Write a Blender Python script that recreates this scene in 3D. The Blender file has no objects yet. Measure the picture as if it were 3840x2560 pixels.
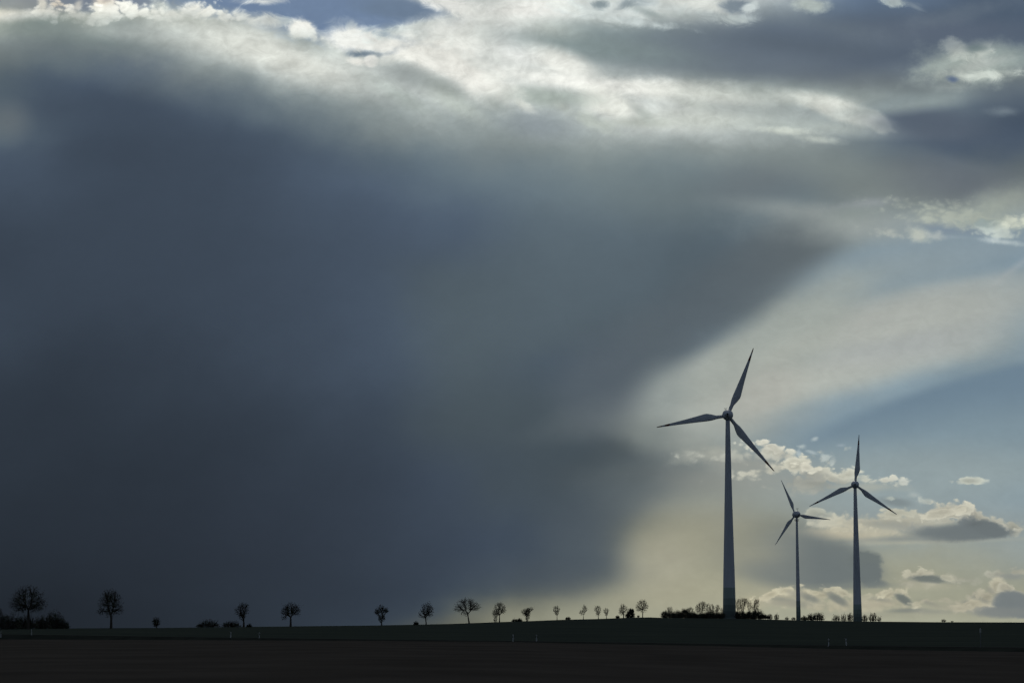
import bpy, bmesh, math, random
from mathutils import Vector, Matrix
import numpy as np

# ------------------------------------------------------------------ camera
C = bpy.context.scene
col = C.collection
F = 10000.0                                  # focal length in photo pixels (3840 wide)
TH = math.atan(1072.0 / F)                   # camera pitch; eye level lies at photo row 2352
ST, CT = math.sin(TH), math.cos(TH)
cd = bpy.data.cameras.new('camera')
cam = bpy.data.objects.new('camera', cd)
col.objects.link(cam)
cam.location = (0, 0, 0)
cam.rotation_euler = (math.pi / 2 + TH, 0, 0)
cd.sensor_width = 36.0
cd.lens = 36.0 * F / 3840.0
cd.clip_start = 0.5
cd.clip_end = 60000
C.camera = cam
C.view_settings.view_transform = 'Standard'
C.view_settings.look = 'None'
C.view_settings.exposure = 0
C.view_settings.gamma = 1
C.cycles.use_adaptive_sampling = True
C.cycles.adaptive_threshold = 0.02
C.cycles.adaptive_min_samples = 6
C.cycles.use_denoising = True
C.cycles.max_bounces = 3
C.render.resolution_x, C.render.resolution_y = 1024, 682


def pdir(px, py):
    u, v = (px - 1920) / F, (1280 - py) / F
    return u, CT - v * ST, ST + v * CT


def at(px, py, D):
    """world point seen at photo pixel (px,py) at forward distance D"""
    x, y, z = pdir(px, py)
    return Vector((x / y * D, D, z / y * D))


def skyuv(px, py):
    x, y, z = pdir(px, py)
    return math.atan2(x, y) * 10, math.atan2(z, y) * 10


# ------------------------------------------------------------------ sun + world
SUN_EL, SUN_AZ = 30.0, 2.0
sd = bpy.data.lights.new('sun', 'SUN')
sd.energy = 0.5
sd.angle = math.radians(12)
sd.color = (1.0, 0.93, 0.82)
sun = bpy.data.objects.new('sun', sd)
col.objects.link(sun)
el, az = math.radians(SUN_EL), math.radians(SUN_AZ)
sdir = Vector((math.cos(el) * math.sin(az), math.cos(el) * math.cos(az), math.sin(el)))
sun.rotation_euler = (-sdir).to_track_quat('-Z', 'Y').to_euler()
sun.location = sdir * 500

W = bpy.data.worlds.new("World")
C.world = W
W.use_nodes = True
nt = W.node_tree
nt.nodes.clear()
N, L = nt.nodes, nt.links


def put(sock, v):
    if isinstance(v, bpy.types.NodeSocket):
        L.new(v, sock)
    elif v is not None:
        sock.default_value = v


def mth(op, a, b=None, c=None, clamp=False):
    n = N.new('ShaderNodeMath')
    n.operation = op
    n.use_clamp = clamp
    put(n.inputs[0], a); put(n.inputs[1], b); put(n.inputs[2], c)
    return n.outputs[0]


def vmth(op, a, b=None, c=None):
    n = N.new('ShaderNodeVectorMath')
    n.operation = op
    put(n.inputs[0], a); put(n.inputs[1], b)
    if c is not None:
        put(n.inputs[2], c)
    return n.outputs['Value'] if op in ('LENGTH', 'DOT_PRODUCT') else n.outputs[0]


def smooth(v, a, b, lo=0.0, hi=1.0):
    n = N.new('ShaderNodeMapRange')
    n.interpolation_type = 'SMOOTHSTEP'
    put(n.inputs['Value'], v)
    put(n.inputs['From Min'], a); put(n.inputs['From Max'], b)
    put(n.inputs['To Min'], lo); put(n.inputs['To Max'], hi)
    return n.outputs[0]


def cmix(f, a, b):
    n = N.new('ShaderNodeMix')
    n.data_type = 'RGBA'
    put(n.inputs[0], f); put(n.inputs[6], a); put(n.inputs[7], b)
    return n.outputs[2]


def noise(vec, scale, detail, rough=0.5, dist=0.0, colour=False, lac=2.0, dim='3D'):
    n = N.new('ShaderNodeTexNoise')
    n.noise_dimensions = dim
    put(n.inputs['Vector'], vec)
    n.inputs['Scale'].default_value = scale
    n.inputs['Detail'].default_value = detail
    n.inputs['Roughness'].default_value = rough
    n.inputs['Distortion'].default_value = dist
    n.inputs['Lacunarity'].default_value = lac
    return n.outputs['Color'] if colour else n.outputs['Fac']


tc = N.new('ShaderNodeTexCoord')
D = vmth('NORMALIZE', tc.outputs['Generated'])
sx = N.new('ShaderNodeSeparateXYZ')
L.new(D, sx.inputs[0])
X, Y, Z = sx.outputs
U = mth('MULTIPLY', mth('ARCTAN2', X, Y), 10.0)
V = mth('MULTIPLY', mth('ARCTAN2', Z, Y), 10.0)
cP = N.new('ShaderNodeCombineXYZ')
L.new(U, cP.inputs[0]); L.new(V, cP.inputs[1])
P = cP.outputs[0]
# shared noise fields, all in world direction angles (never tied to the camera)
DS = vmth('MULTIPLY', D, (10, 10, 15))
P2 = vmth('MULTIPLY', P, (1, 1.45, 1))                      # flattened: clouds spread sideways
n_soft = mth('SUBTRACT', noise(P2, 2.2, 5, 0.5, dim='2D'), 0.5)
n_fine = mth('SUBTRACT', noise(P2, 8.0, 8, 0.62, dim='2D'), 0.5)
w_big = vmth('SUBTRACT', noise(P2, 1.6, 2, 0.5, colour=True, dim='2D'), (0.5, 0.5, 0.5))
w_mid = vmth('SUBTRACT', noise(P2, 7.0, 7, 0.6, colour=True, dim='2D'), (0.5, 0.5, 0.5))
vw = vmth('ADD', P2, vmth('MULTIPLY', w_mid, (0.10, 0.10, 0.10)))


def voro(scale):
    n = N.new('ShaderNodeTexVoronoi')
    n.voronoi_dimensions = '2D'
    n.feature = 'F1'
    put(n.inputs['Vector'], vw)
    n.inputs['Scale'].default_value = scale
    return n.outputs['Distance']


bil = mth('ADD', mth('MULTIPLY', voro(12.0), -0.7), mth('MULTIPLY', voro(31.0), -0.55))
bil = mth('MULTIPLY_ADD', n_fine, 0.8, mth('ADD', bil, 0.52))       # cauliflower field, about -0.5..0.5
n_wisp = mth('SUBTRACT', noise(vmth('MULTIPLY', P2, (1, 1.3, 1)), 11.0, 8, 0.65, 1.0, dim='2D'), 0.5)
NF = {'s': n_soft, 'f': n_fine, 'c': bil, 'w': n_wisp}

# ---- broad colour of the cloud deck: rows of photo elevation, columns of azimuth
TINT = {'b': (0.845, 1.0, 1.19), 'm': (0.865, 1.0, 1.09), 'g': (0.965, 1.01, 1.0), 'w': (0.995, 1.0, 0.88), 's': (0.86, 1.0, 1.085),
        'B': (0.84, 1.0, 1.20)}


def colr(s):
    g = float(s[:-1]); t = TINT[s[-1]]
    if s[-1] == 'g':                                       # greys lean green-blue, whites slightly warm
        k = min(1, max(0, (g - 150) / 80))
        t = (.93 + .055 * k, 1.0, 1.0 - .025 * k)
    return (g * t[0] / 255, g * t[1] / 255, min(1, g * t[2] / 255), 1)


ROWS = [
 (-10, '150g 128s 120s 150s 125B 138B 135B 195g 222g 222g 205g 215g 190g 125b 125b 95b 98b'),
 (60, '215w 215w 222w 225w 190g 140B 140B 200g 230g 215g 205g 195g 165g 110b 105b 92b 92b'),
 (140, '150g 122g 165g 185g 210g 190g 175g 225g 232g 195g 150g 140g 108b 95b 92b 112b 100b'),
 (220, '118g 106m 130g 168g 197g 212g 212g 222g 230g 175g 138g 125g 98b 92b 98b 172g 148g'),
 (300, '96m 85b 98b 128g 155g 185g 192g 222g 228g 205g 168g 148g 125g 115g 112g 150g 122g'),
 (380, '100m 79b 78b 88b 108m 145g 160g 188g 188g 190g 220g 215g 165g 175g 148g 125m 92b'),
 (470, '108m 81b 76b 78b 85b 108m 135g 155g 150g 180g 203g 205g 172g 178g 98b 88b 80b'),
 (560, '88b 74b 71b 75b 78b 90b 104m 119m 132g 150g 156g 150g 136g 138g 112m 90b 90b'),
 (680, '82b 76b 73b 73b 80b 88b 98b 112m 122m 125m 125m 120m 115m 122g 122g 108g 112g'),
 (800, '72b 72b 72b 73b 78b 82b 88b 96b 106m 112m 108m 102m 118m 135g 145g 152g 160g'),
 (920, '66b 70b 70b 72b 76b 80b 84b 90b 98m 106m 101m 97m 105m 130g 145s 146s 150s'),
 (1040, '66b 68b 70b 72b 75b 80b 85b 92m 98m 102m 100m 94m 100m 138s 144s 145s 148s'),
 (1160, '70b 66b 68b 72b 75b 78b 88b 94m 98m 100m 96m 95m 132g 158g 158g 155g 145s'),
 (1280, '68b 62b 64b 68b 74b 78b 88b 95m 97m 94m 90m 122m 160g 166g 164g 160g 150s'),
 (1400, '60b 58b 60b 64b 68b 75b 84b 90m 90m 86b 98m 150g 166g 168g 160s 140s 132s'),
 (1520, '56b 55b 58b 60b 61b 67b 75b 85m 86m 84m 108g 148g 160g 152s 140s 132s 128s'),
 (1640, '55b 54b 54b 56b 58b 64b 72b 82m 84m 80m 98g 132g 150g 148s 146s 142s 138s'),
 (1760, '54b 52b 51b 53b 56b 62b 69b 78b 82m 78m 88m 118g 146g 155g 152s 150s 146s'),
 (1880, '50b 49b 50b 51b 54b 60b 67b 76b 82m 84m 100g 128w 140w 158g 158g 156g 153s'),
 (2000, '47b 47b 48b 49b 52b 57b 64b 72b 77b 88m 132w 148w 130w 150g 158g 156g 155g'),
 (2120, '44b 44b 46b 47b 50b 55b 61b 68b 75b 86m 152w 158w 137w 142w 160w 158w 155g'),
 (2220, '42b 42b 45b 48b 51b 55b 60b 68b 82m 118w 158w 164w 155w 160w 160w 157w 153w'),
 (2290, '40b 40b 44b 47b 50b 56b 63b 82m 112w 150w 164w 168w 166w 168w 165w 162w 158w'),
 (2345, '39b 40b 43b 46b 50b 56b 68b 98w 135w 163w 170w 172w 170w 170w 168w 166w 163w'),
]
NR = len(ROWS)
U0, U1 = -2.4, 2.4
Pw = vmth('ADD', P, vmth('ADD', vmth('MULTIPLY', w_big, (0.30, 0.16, 0)), vmth('MULTIPLY', w_mid, (0.07, 0.05, 0))))
sw = N.new('ShaderNodeSeparateXYZ')
L.new(Pw, sw.inputs[0])
Uw, Vw = sw.outputs[0], sw.outputs[1]
fu = mth('MULTIPLY_ADD', Uw, 1 / (U1 - U0), -U0 / (U1 - U0), clamp=True)
fc = N.new('ShaderNodeFloatCurve')
cu = fc.mapping.curves[0]
V0, V1 = -0.02, skyuv(1920, -10)[1]
pts = sorted([((skyuv(1920, max(r[0], -10))[1] - V0) / (V1 - V0), i / (NR - 1)) for i, r in enumerate(ROWS)])
cu.points[0].location = pts[0]
cu.points[1].location = pts[-1]
for p in pts[1:-1]:
    cu.points.new(*p)
for p in cu.points:
    p.handle_type = 'VECTOR'
fc.mapping.update()
put(fc.inputs['Value'], mth('MULTIPLY_ADD', Vw, 1 / (V1 - V0), -V0 / (V1 - V0), clamp=True))
T = mth('MULTIPLY', mth('MINIMUM', mth('MAXIMUM', fc.outputs[0], 0.0), 1.0), NR - 1.0)
acc = None
for i, (py, txt) in enumerate(ROWS):
    r = N.new('ShaderNodeValToRGB')
    r.color_ramp.interpolation = 'B_SPLINE'
    cs = txt.split()
    e = r.color_ramp.elements
    while len(e) < len(cs):
        e.new(0.5)
    for k, s in enumerate(cs):
        e[k].position = (skyuv(k * 240, py)[0] - U0) / (U1 - U0)
    for k, s in enumerate(cs):
        e[k].color = colr(s)
    if acc is None:
        fi, ti = fu, T
    else:                                                  # wait for the row before (keeps the shader small)
        z = vmth('DOT_PRODUCT', acc, (1e-9, 1e-9, 1e-9))
        fi, ti = mth('ADD', fu, z), mth('ADD', T, z)
    L.new(fi, r.inputs[0])
    x = mth('ABSOLUTE', mth('SUBTRACT', ti, float(i)))
    a = mth('MAXIMUM', mth('SUBTRACT', 1.5, x), 0.0)
    b = mth('MAXIMUM', mth('SUBTRACT', 0.5, x), 0.0)
    w = mth('SUBTRACT', mth('MULTIPLY', mth('MULTIPLY', a, a), 0.5), mth('MULTIPLY', mth('MULTIPLY', b, b), 1.5))
    if i in (0, NR - 1):                                   # ends carry the missing outer row
        w = mth('ADD', w, mth('MULTIPLY', mth('MULTIPLY', b, b), 0.5))
    s = N.new('ShaderNodeVectorMath'); s.operation = 'SCALE'
    L.new(r.outputs[0], s.inputs[0]); L.new(w, s.inputs['Scale'])
    acc = s.outputs[0] if acc is None else vmth('ADD', acc, s.outputs[0])

# ---- single clouds, rims, gaps:  (x, y, rx, ry, tilt, soft, ragged, field, colour, opacity) in photo pixels
BL = [
# top left: blue-grey gap above the bright rim
(330,10,330,42,0,14,20,'f',(116,126,142),.85),
(1130,20,560,70,-4,22,40,'w',(112,132,160),1),
(1230,95,270,70,-10,20,45,'w',(112,132,160),1),
(1500,35,170,38,-6,16,30,'w',(108,126,148),.9),
(80,18,110,36,0,30,10,'s',(148,152,148),.7),
# bright cumulus rim
(20,62,60,20,0,12,22,'f',(245,240,225),.95),
(110,58,75,14,3,9,20,'f',(242,240,230),.95),
(190,42,60,26,0,9,30,'c',(250,248,236),.95),
(215,22,26,18,0,8,22,'c',(226,216,198),.9),
(160,14,16,26,0,8,22,'w',(215,212,198),.8),
(290,60,75,22,-8,10,26,'c',(245,244,232),.95),
(292,20,14,22,-25,7,18,'w',(210,208,198),.8),
(400,36,62,34,0,8,34,'c',(246,245,232),.95),
(390,8,34,16,0,8,30,'w',(215,205,190),.75),
(480,42,80,24,-5,8,30,'c',(246,246,236),.95),
(560,46,75,22,0,9,30,'c',(240,242,232),.95),
(600,18,32,20,-20,9,34,'w',(205,212,205),.8),
(650,54,60,20,-4,9,26,'c',(246,246,236),.95),
(720,38,44,28,0,8,34,'w',(228,230,222),.9),
(775,40,52,30,0,8,34,'c',(240,240,230),.95),
(850,60,60,20,-12,9,30,'c',(232,234,226),.9),
(920,66,44,18,-25,8,34,'w',(220,224,218),.85),
(1010,78,70,24,-8,9,34,'w',(214,218,212),.9),
(1080,80,38,16,0,8,34,'w',(190,200,200),.75),
(1130,110,50,36,0,9,44,'f',(244,244,236),.97),
(1180,140,34,26,-30,9,24,'c',(228,232,226),.9),
(1240,170,50,16,-40,10,24,'w',(205,212,206),.8),
(985,6,60,9,0,6,24,'w',(225,228,224),.9),
(1300,80,60,14,0,10,34,'w',(150,165,182),.5),
(1265,104,28,12,0,8,26,'w',(195,205,210),.6),
(1320,100,20,22,-30,8,26,'w',(200,208,208),.6),
# shaded belly just under the rim, light veil below
(150,86,120,26,5,26,22,'s',(120,133,133),.8),
(470,88,150,24,-3,20,24,'s',(138,150,150),.7),
(300,130,170,26,-6,34,20,'s',(112,126,126),.7),
(620,84,60,20,0,18,24,'s',(178,184,178),.7),
(800,86,120,20,-8,18,24,'f',(172,180,176),.75),
(830,150,260,46,-8,44,30,'s',(206,209,200),.75),
(520,128,150,16,-2,20,22,'s',(190,198,194),.6),
(960,190,170,44,-22,40,30,'s',(214,217,209),.8),
(1160,250,200,46,-18,40,30,'s',(220,222,213),.75),
(1140,160,80,22,-20,22,26,'s',(165,176,172),.6),
# pale lens, slits, little ball, big white mass
(1370,152,150,44,-6,14,26,'f',(236,237,230),.95),
(1560,105,150,20,14,12,40,'w',(208,216,212),.9),
(1540,130,140,24,-4,14,36,'w',(190,202,202),.8),
(1530,152,110,8,-14,10,22,'w',(128,146,162),.85),
(1500,186,56,14,26,9,24,'w',(110,126,144),.95),
(1355,204,44,9,0,7,18,'w',(112,128,142),.95),
(1425,210,40,8,0,8,18,'w',(135,148,158),.8),
(1340,232,36,15,-8,7,16,'f',(238,238,230),.95),
(1392,230,28,24,0,6,12,'f',(240,239,232),.95),
(1460,224,44,15,10,9,20,'f',(232,234,226),.9),
(1700,20,150,30,-14,16,36,'w',(234,235,229),.95),
(1780,110,300,70,10,40,50,'f',(226,228,221),.85),
(1640,220,190,50,-16,24,36,'f',(236,236,228),.9),
(1780,290,170,60,-32,30,40,'f',(238,238,230),.9),
(1950,150,90,60,-20,50,30,'s',(250,250,246),.8),
(1990,45,140,40,0,34,30,'s',(240,240,234),.8),
(1560,292,140,40,-20,28,24,'s',(148,156,155),.85),
(1680,340,90,26,-30,26,24,'s',(156,165,160),.75),
(1500,360,110,26,-28,26,22,'s',(180,192,184),.4),
(1700,390,110,26,-26,24,22,'s',(196,205,196),.6),
(1870,400,70,26,-30,24,22,'f',(160,170,166),.7),
# centre: sunlit banks and the grey wedge to the right
(2440,175,520,74,-5,44,36,'s',(136,150,150),.95),
(2880,215,560,100,-3,60,34,'s',(100,111,123),.85),
(2300,185,330,40,-6,30,24,'s',(128,142,142),.6),
(3300,150,560,90,-2,60,30,'s',(92,104,118),.8),
(2060,110,80,22,-8,30,22,'s',(200,206,198),.5),
(2330,74,170,14,-8,9,24,'f',(200,210,209),.9),
(2290,34,190,32,-3,14,50,'w',(204,212,210),.85),
(2250,18,30,16,0,8,30,'w',(120,134,140),.8),
(2390,10,60,12,0,8,34,'w',(140,154,162),.7),
(2440,52,70,12,-20,12,30,'w',(142,154,154),.7),
(2640,20,130,22,-8,14,34,'w',(214,218,212),.85),
(2760,24,60,24,0,12,34,'w',(112,126,138),.85),
(2815,28,30,16,20,8,28,'f',(205,214,212),.9),
(2790,74,60,12,6,10,26,'w',(185,196,196),.8),
(3045,18,62,24,-10,12,36,'f',(178,188,182),.85),
(3350,8,44,16,-10,9,30,'w',(175,186,184),.85),
(3430,26,30,9,-30,9,26,'w',(130,142,152),.7),
(2110,235,120,40,-20,26,22,'s',(236,237,229),.85),
(2180,310,260,26,-7,22,24,'f',(232,233,226),.9),
(2420,325,230,26,0,22,24,'f',(235,236,229),.9),
(2280,390,110,50,-14,24,30,'f',(224,226,217),.85),
(2050,365,150,30,-4,22,24,'f',(160,171,164),.85),
(1968,400,42,15,-32,9,14,'f',(214,218,209),.9),
(2110,400,30,14,-20,14,20,'f',(176,183,176),.6),
(2700,350,240,40,-3,30,26,'s',(220,224,214),.75),
(2400,415,40,10,-30,10,16,'f',(150,158,154),.5),
(2400,460,90,16,0,16,22,'f',(165,172,164),.7),
(2650,450,230,36,0,30,24,'s',(204,210,200),.6),
(2010,470,120,46,-10,40,22,'s',(140,150,156),.7),
# the pale beak of cloud at right and the bright patch above it
(2970,345,330,30,-6,40,22,'s',(150,161,158),.7),
(3060,375,150,26,-8,20,14,'s',(208,213,205),.8),
(3180,425,170,40,-17,13,14,'f',(214,218,210),.97),
(3285,455,62,34,-38,8,10,'f',(215,219,211),.97),
(3325,478,34,8,-26,6,6,'f',(205,211,204),.95),
(3130,480,260,26,-3,26,20,'s',(178,187,182),.8),
(2950,492,90,12,-4,10,18,'f',(205,212,202),.85),
(3060,522,70,12,-8,10,18,'f',(190,198,190),.8),
(3500,470,210,66,-6,40,16,'s',(88,99,113),.9),
(3420,392,250,22,8,26,18,'s',(148,160,159),.75),
(3770,360,120,60,12,50,20,'s',(90,102,114),.7),
(3640,235,190,72,4,40,80,'f',(158,169,163),.9),
(3800,205,110,34,0,30,24,'f',(140,153,152),.8),
(3585,185,48,30,-20,18,60,'f',(190,197,189),.9),
(3680,200,50,18,30,14,50,'w',(186,193,186),.8),
(3660,182,32,12,0,9,18,'f',(112,128,128),.75),
(3690,282,105,17,4,14,40,'w',(196,204,196),.9),
(3650,250,100,16,14,16,22,'f',(176,182,177),.6),
(3572,298,24,12,-10,7,12,'f',(92,108,134),.9),
(3560,330,60,10,0,14,16,'f',(160,170,168),.5),
(3765,418,40,12,0,14,14,'f',(126,138,146),.7),
(3560,120,300,40,0,40,20,'s',(92,102,118),.5),
# right middle: thinning cloud, puffs, clear air, arc
(2450,700,400,120,-4,100,60,'s',(116,127,126),.5),
(2820,690,170,70,8,60,30,'s',(108,116,120),.6),
(2940,970,190,110,30,85,60,'s',(100,108,110),.8),
(3560,680,220,60,-8,50,24,'s',(100,108,118),.7),
(3000,790,230,30,-6,30,24,'s',(150,157,155),.55),
(3240,765,60,10,6,12,14,'f',(160,165,170),.6),
(3190,810,60,26,8,20,22,'f',(125,138,135),.6),
(3300,860,330,50,-3,34,34,'f',(156,163,160),.75),
(3550,955,420,80,10,50,30,'s',(133,150,160),.95),
(3300,1040,330,80,10,60,24,'s',(140,154,159),.8),
(3600,866,130,14,-4,10,16,'f',(120,136,152),.8),
(3640,820,190,34,-8,16,36,'c',(170,177,166),.9),
(3740,770,110,46,20,30,34,'f',(160,168,158),.8),
(3445,880,42,22,-24,10,46,'f',(184,190,180),.92),
(3350,878,40,9,-10,8,18,'c',(174,180,173),.8),
(3520,885,24,16,-20,8,20,'c',(168,176,174),.85),
(3700,862,42,18,-12,8,24,'c',(184,195,190),.9),
(3765,876,40,26,-16,8,26,'c',(186,196,190),.9),
(3755,906,62,8,-6,5,14,'f',(180,192,194),.9),
(3700,838,46,10,0,8,22,'c',(134,148,148),.7),
(3815,832,44,20,10,12,26,'c',(202,207,191),.9),
(3580,890,28,5,0,5,10,'f',(150,165,175),.7),
(3800,1010,110,10,38,14,10,'s',(156,167,174),.7),
(3590,1075,230,18,11,24,14,'s',(156,166,168),.7),
(3300,1180,300,60,12,50,30,'s',(166,171,166),.6),
# the long pale veil and the clear blue below it
(3150,1300,900,120,16,50,26,'s',(170,174,168),.85),
(2760,1480,330,180,38,80,40,'s',(160,166,160),.85),
(2590,1190,430,130,34,70,190,'s',(89,99,106),.75),
(2835,1332,420,112,32,60,170,'s',(158,165,159),.85),
(2480,1500,120,110,45,70,30,'s',(140,149,147),.6),
(3180,1405,560,58,14,44,24,'s',(177,181,173),.75),
(3420,1300,230,50,10,50,24,'s',(158,164,168),.4),
(3760,1555,860,168,14.5,22,12,'s',(110,131,147),.97),
(3760,1680,900,150,6,90,20,'s',(130,149,158),.85),
(2850,1480,150,90,30,50,30,'s',(172,173,165),.7),
(3300,1790,760,110,2,70,20,'s',(148,161,162),.8),
# storm front lower edge
(2250,1440,150,200,-30,80,40,'s',(86,96,104),.7),
(2470,1640,150,60,-16,50,40,'s',(122,130,128),.7),
(2640,1690,90,34,-6,34,30,'f',(152,157,150),.7),
(2430,1785,240,66,2,70,90,'s',(92,100,102),.85),
(2640,1800,90,30,4,34,26,'s',(108,114,113),.6),
(2350,1880,130,60,20,46,30,'s',(86,96,101),.8),
(2820,1790,240,60,0,50,34,'s',(150,153,146),.7),
(2680,1900,260,70,0,70,30,'s',(146,149,140),.6),
(2560,2060,180,120,20,110,30,'s',(160,158,139),.75),
(2170,2010,150,170,-14,120,130,'s',(79,89,97),.8),
(2060,2150,230,56,-3,50,60,'s',(72,82,92),.6),
(2470,2120,120,110,0,70,30,'s',(163,161,143),.6),
(2620,2230,300,70,6,60,20,'s',(165,162,140),.7),
# cumulus by the first rotor
(2680,1700,110,24,8,20,30,'f',(172,174,163),.7),
(2780,1706,110,18,0,14,26,'c',(188,190,178),.85),
(2885,1690,90,26,-10,8,28,'c',(206,206,191),.95),
(2870,1672,32,18,10,6,22,'c',(210,210,196),.95),
(2800,1738,130,24,0,22,26,'f',(150,153,146),.8),
(2930,1755,120,18,12,12,30,'c',(190,189,174),.85),
(2990,1748,60,32,10,7,28,'c',(208,207,190),.95),
(3080,1776,58,28,-24,8,26,'c',(200,200,184),.93),
(3120,1792,50,20,-10,8,22,'c',(190,190,176),.9),
(3175,1780,48,20,0,6,20,'c',(204,204,188),.95),
(3245,1796,46,14,-8,7,22,'c',(196,198,184),.92),
(3325,1802,52,14,0,7,22,'c',(202,202,188),.95),
(3382,1806,20,6,0,6,12,'c',(185,190,182),.85),
(3050,1812,120,26,-4,16,26,'c',(156,158,149),.9),
(3040,1778,44,16,-12,9,18,'c',(156,158,150),.75),
(3230,1826,120,14,0,14,20,'f',(168,171,160),.7),
(3055,1645,12,7,20,5,10,'w',(172,184,186),.9),
(3005,1674,14,7,0,5,12,'w',(176,188,188),.9),
(3045,1696,16,5,-20,5,12,'w',(172,184,186),.85),
(2995,1696,7,12,0,5,10,'w',(168,182,186),.8),
(3098,1718,20,12,0,6,24,'w',(178,188,186),.9),
(3122,1730,12,22,-16,6,20,'w',(174,184,182),.85),
(3155,1670,12,5,0,5,10,'w',(158,172,180),.7),
# lens, dark wisp
(3636,1803,48,13,0,4,9,'c',(186,190,178),.95),
(3360,1882,50,13,-8,9,10,'s',(126,137,139),.85),
(3342,1868,20,6,0,4,8,'c',(176,184,176),.9),
(3428,1856,16,8,0,7,12,'f',(168,177,174),.7),
(3480,1882,26,10,-10,6,14,'c',(176,182,174),.85),
# long flat-based cumulus at right
(3080,1945,62,34,-16,7,20,'c',(176,178,164),.85),
(3090,1958,48,26,-16,12,12,'f',(150,156,150),.85),
(3320,1962,240,36,2,12,26,'c',(184,182,165),.92),
(3360,1925,60,18,6,7,22,'c',(186,185,168),.9),
(3560,1915,90,36,0,6,26,'c',(192,190,174),.97),
(3585,1900,50,22,-6,6,20,'c',(198,196,180),.97),
(3670,1940,90,34,-24,6,24,'c',(188,187,172),.96),
(3735,1960,60,26,-18,6,22,'c',(184,184,170),.95),
(3800,1975,34,30,0,8,20,'c',(176,175,160),.85),
(3240,2008,200,22,0,16,22,'f',(178,174,155),.85),
(3110,2005,120,18,-4,14,20,'f',(184,178,157),.85),
(3450,1985,140,18,-8,12,20,'f',(148,152,146),.8),
(3560,1955,90,16,-12,12,18,'c',(166,167,155),.7),
(3600,1995,176,32,3,10,14,'f',(116,124,125),.95),
(3690,1975,90,36,-12,8,16,'c',(112,120,122),.95),
(3420,2018,180,10,2,9,8,'s',(138,144,140),.85),
(3380,2034,320,6,2,8,4,'s',(176,175,158),.5),
# soft grey cloud behind the small turbine
(3030,2080,170,80,-24,44,24,'s',(118,125,124),.85),
(3040,2146,240,56,-2,24,24,'s',(110,118,118),.95),
(3130,2100,150,70,-10,30,40,'s',(110,118,118),.92),
(3246,2098,58,38,0,8,34,'f',(108,116,115),.97),
(3225,2088,36,24,0,6,20,'f',(108,116,115),.9),
(3262,2150,46,48,0,8,34,'f',(107,115,115),.97),
(3292,2185,36,13,-8,9,16,'f',(110,118,117),.9),
(2840,2080,140,90,-20,80,30,'s',(142,144,134),.5),
(3180,2196,150,9,1,9,6,'s',(122,128,124),.7),
(3300,2130,60,60,0,24,14,'f',(150,151,140),.0),
# small cumulus to its right
(3455,2160,74,22,2,6,18,'c',(178,176,158),.92),
(3435,2180,70,14,0,9,16,'c',(166,164,148),.85),
(3560,2165,60,14,-6,7,16,'c',(172,171,155),.88),
(3640,2174,28,10,-10,7,12,'c',(166,166,152),.8),
(3478,2166,62,11,-4,7,9,'f',(120,125,120),.92),
(3470,2196,90,12,0,12,14,'f',(172,169,150),.6),
(3510,2178,80,6,-4,6,8,'f',(132,136,128),.6),
# right edge towers
(3760,2150,50,18,10,6,18,'c',(168,168,154),.88),
(3805,2142,40,18,0,6,16,'c',(172,171,156),.88),
(3800,2160,40,10,0,8,10,'f',(138,142,138),.7),
(3738,2192,30,22,10,6,26,'f',(180,177,158),.9),
(3764,2210,34,20,-20,6,26,'f',(170,168,152),.9),
(3660,2234,40,20,20,6,18,'c',(176,173,155),.93),
(3700,2262,80,24,14,9,20,'c',(176,172,153),.92),
(3620,2262,44,14,16,8,16,'c',(172,169,151),.9),
(3820,2222,40,8,-10,5,12,'c',(172,170,156),.9),
(3665,2238,20,9,-10,7,10,'f',(138,140,130),.8),
(3632,2262,20,8,-16,6,8,'f',(130,132,124),.85),
(3810,2262,88,42,-14,8,14,'c',(126,132,132),.95),
(3760,2290,110,20,0,10,12,'f',(132,136,134),.9),
# low row along the horizon
(2790,2270,90,30,20,20,20,'f',(176,171,146),.75),
(2915,2228,60,16,14,6,18,'c',(188,182,158),.92),
(2960,2220,34,14,0,6,14,'c',(186,181,158),.9),
(3020,2224,38,14,0,6,14,'c',(184,179,156),.9),
(3090,2226,60,20,14,7,16,'c',(180,175,153),.88),
(3150,2222,56,16,-12,7,14,'c',(176,173,152),.85),
(2950,2250,90,22,0,14,18,'f',(168,165,146),.8),
(2930,2246,50,7,-8,7,12,'f',(142,143,132),.8),
(3035,2240,34,12,-26,7,10,'f',(136,138,129),.8),
(3135,2245,40,16,-34,9,10,'f',(134,137,129),.85),
(3060,2268,60,12,-4,10,14,'f',(144,145,133),.7),
(3210,2270,180,22,0,14,18,'c',(178,173,151),.8),
(3330,2226,50,18,16,5,16,'c',(182,177,155),.93),
(3378,2228,28,15,-16,5,12,'c',(180,176,155),.93),
(3300,2258,80,16,0,10,16,'f',(172,167,147),.8),
(3385,2244,34,13,-34,6,8,'c',(120,125,120),.92),
(3300,2246,40,6,-10,7,10,'f',(140,141,130),.7),
(3400,2288,58,8,2,6,6,'s',(128,132,125),.88),
(3480,2252,44,12,6,6,14,'c',(174,170,151),.88),
(3545,2250,40,12,-6,6,14,'c',(172,169,150),.86),
(3490,2262,36,6,-16,6,8,'f',(140,141,130),.75),
(3560,2272,70,14,0,10,14,'f',(160,158,141),.7),
(3500,2292,70,6,0,7,8,'f',(140,142,133),.6),
(3250,2302,300,10,0,12,12,'f',(152,151,136),.4),
(30,455,70,60,0,50,20,'s',(112,118,120),.5),
(600,330,330,34,-14,50,30,'s',(112,124,128),.35),
(1130,2010,700,200,6,220,40,'s',(55,63,77),.25),
(2130,30,60,14,-20,10,40,'w',(222,226,219),.6),
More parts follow.
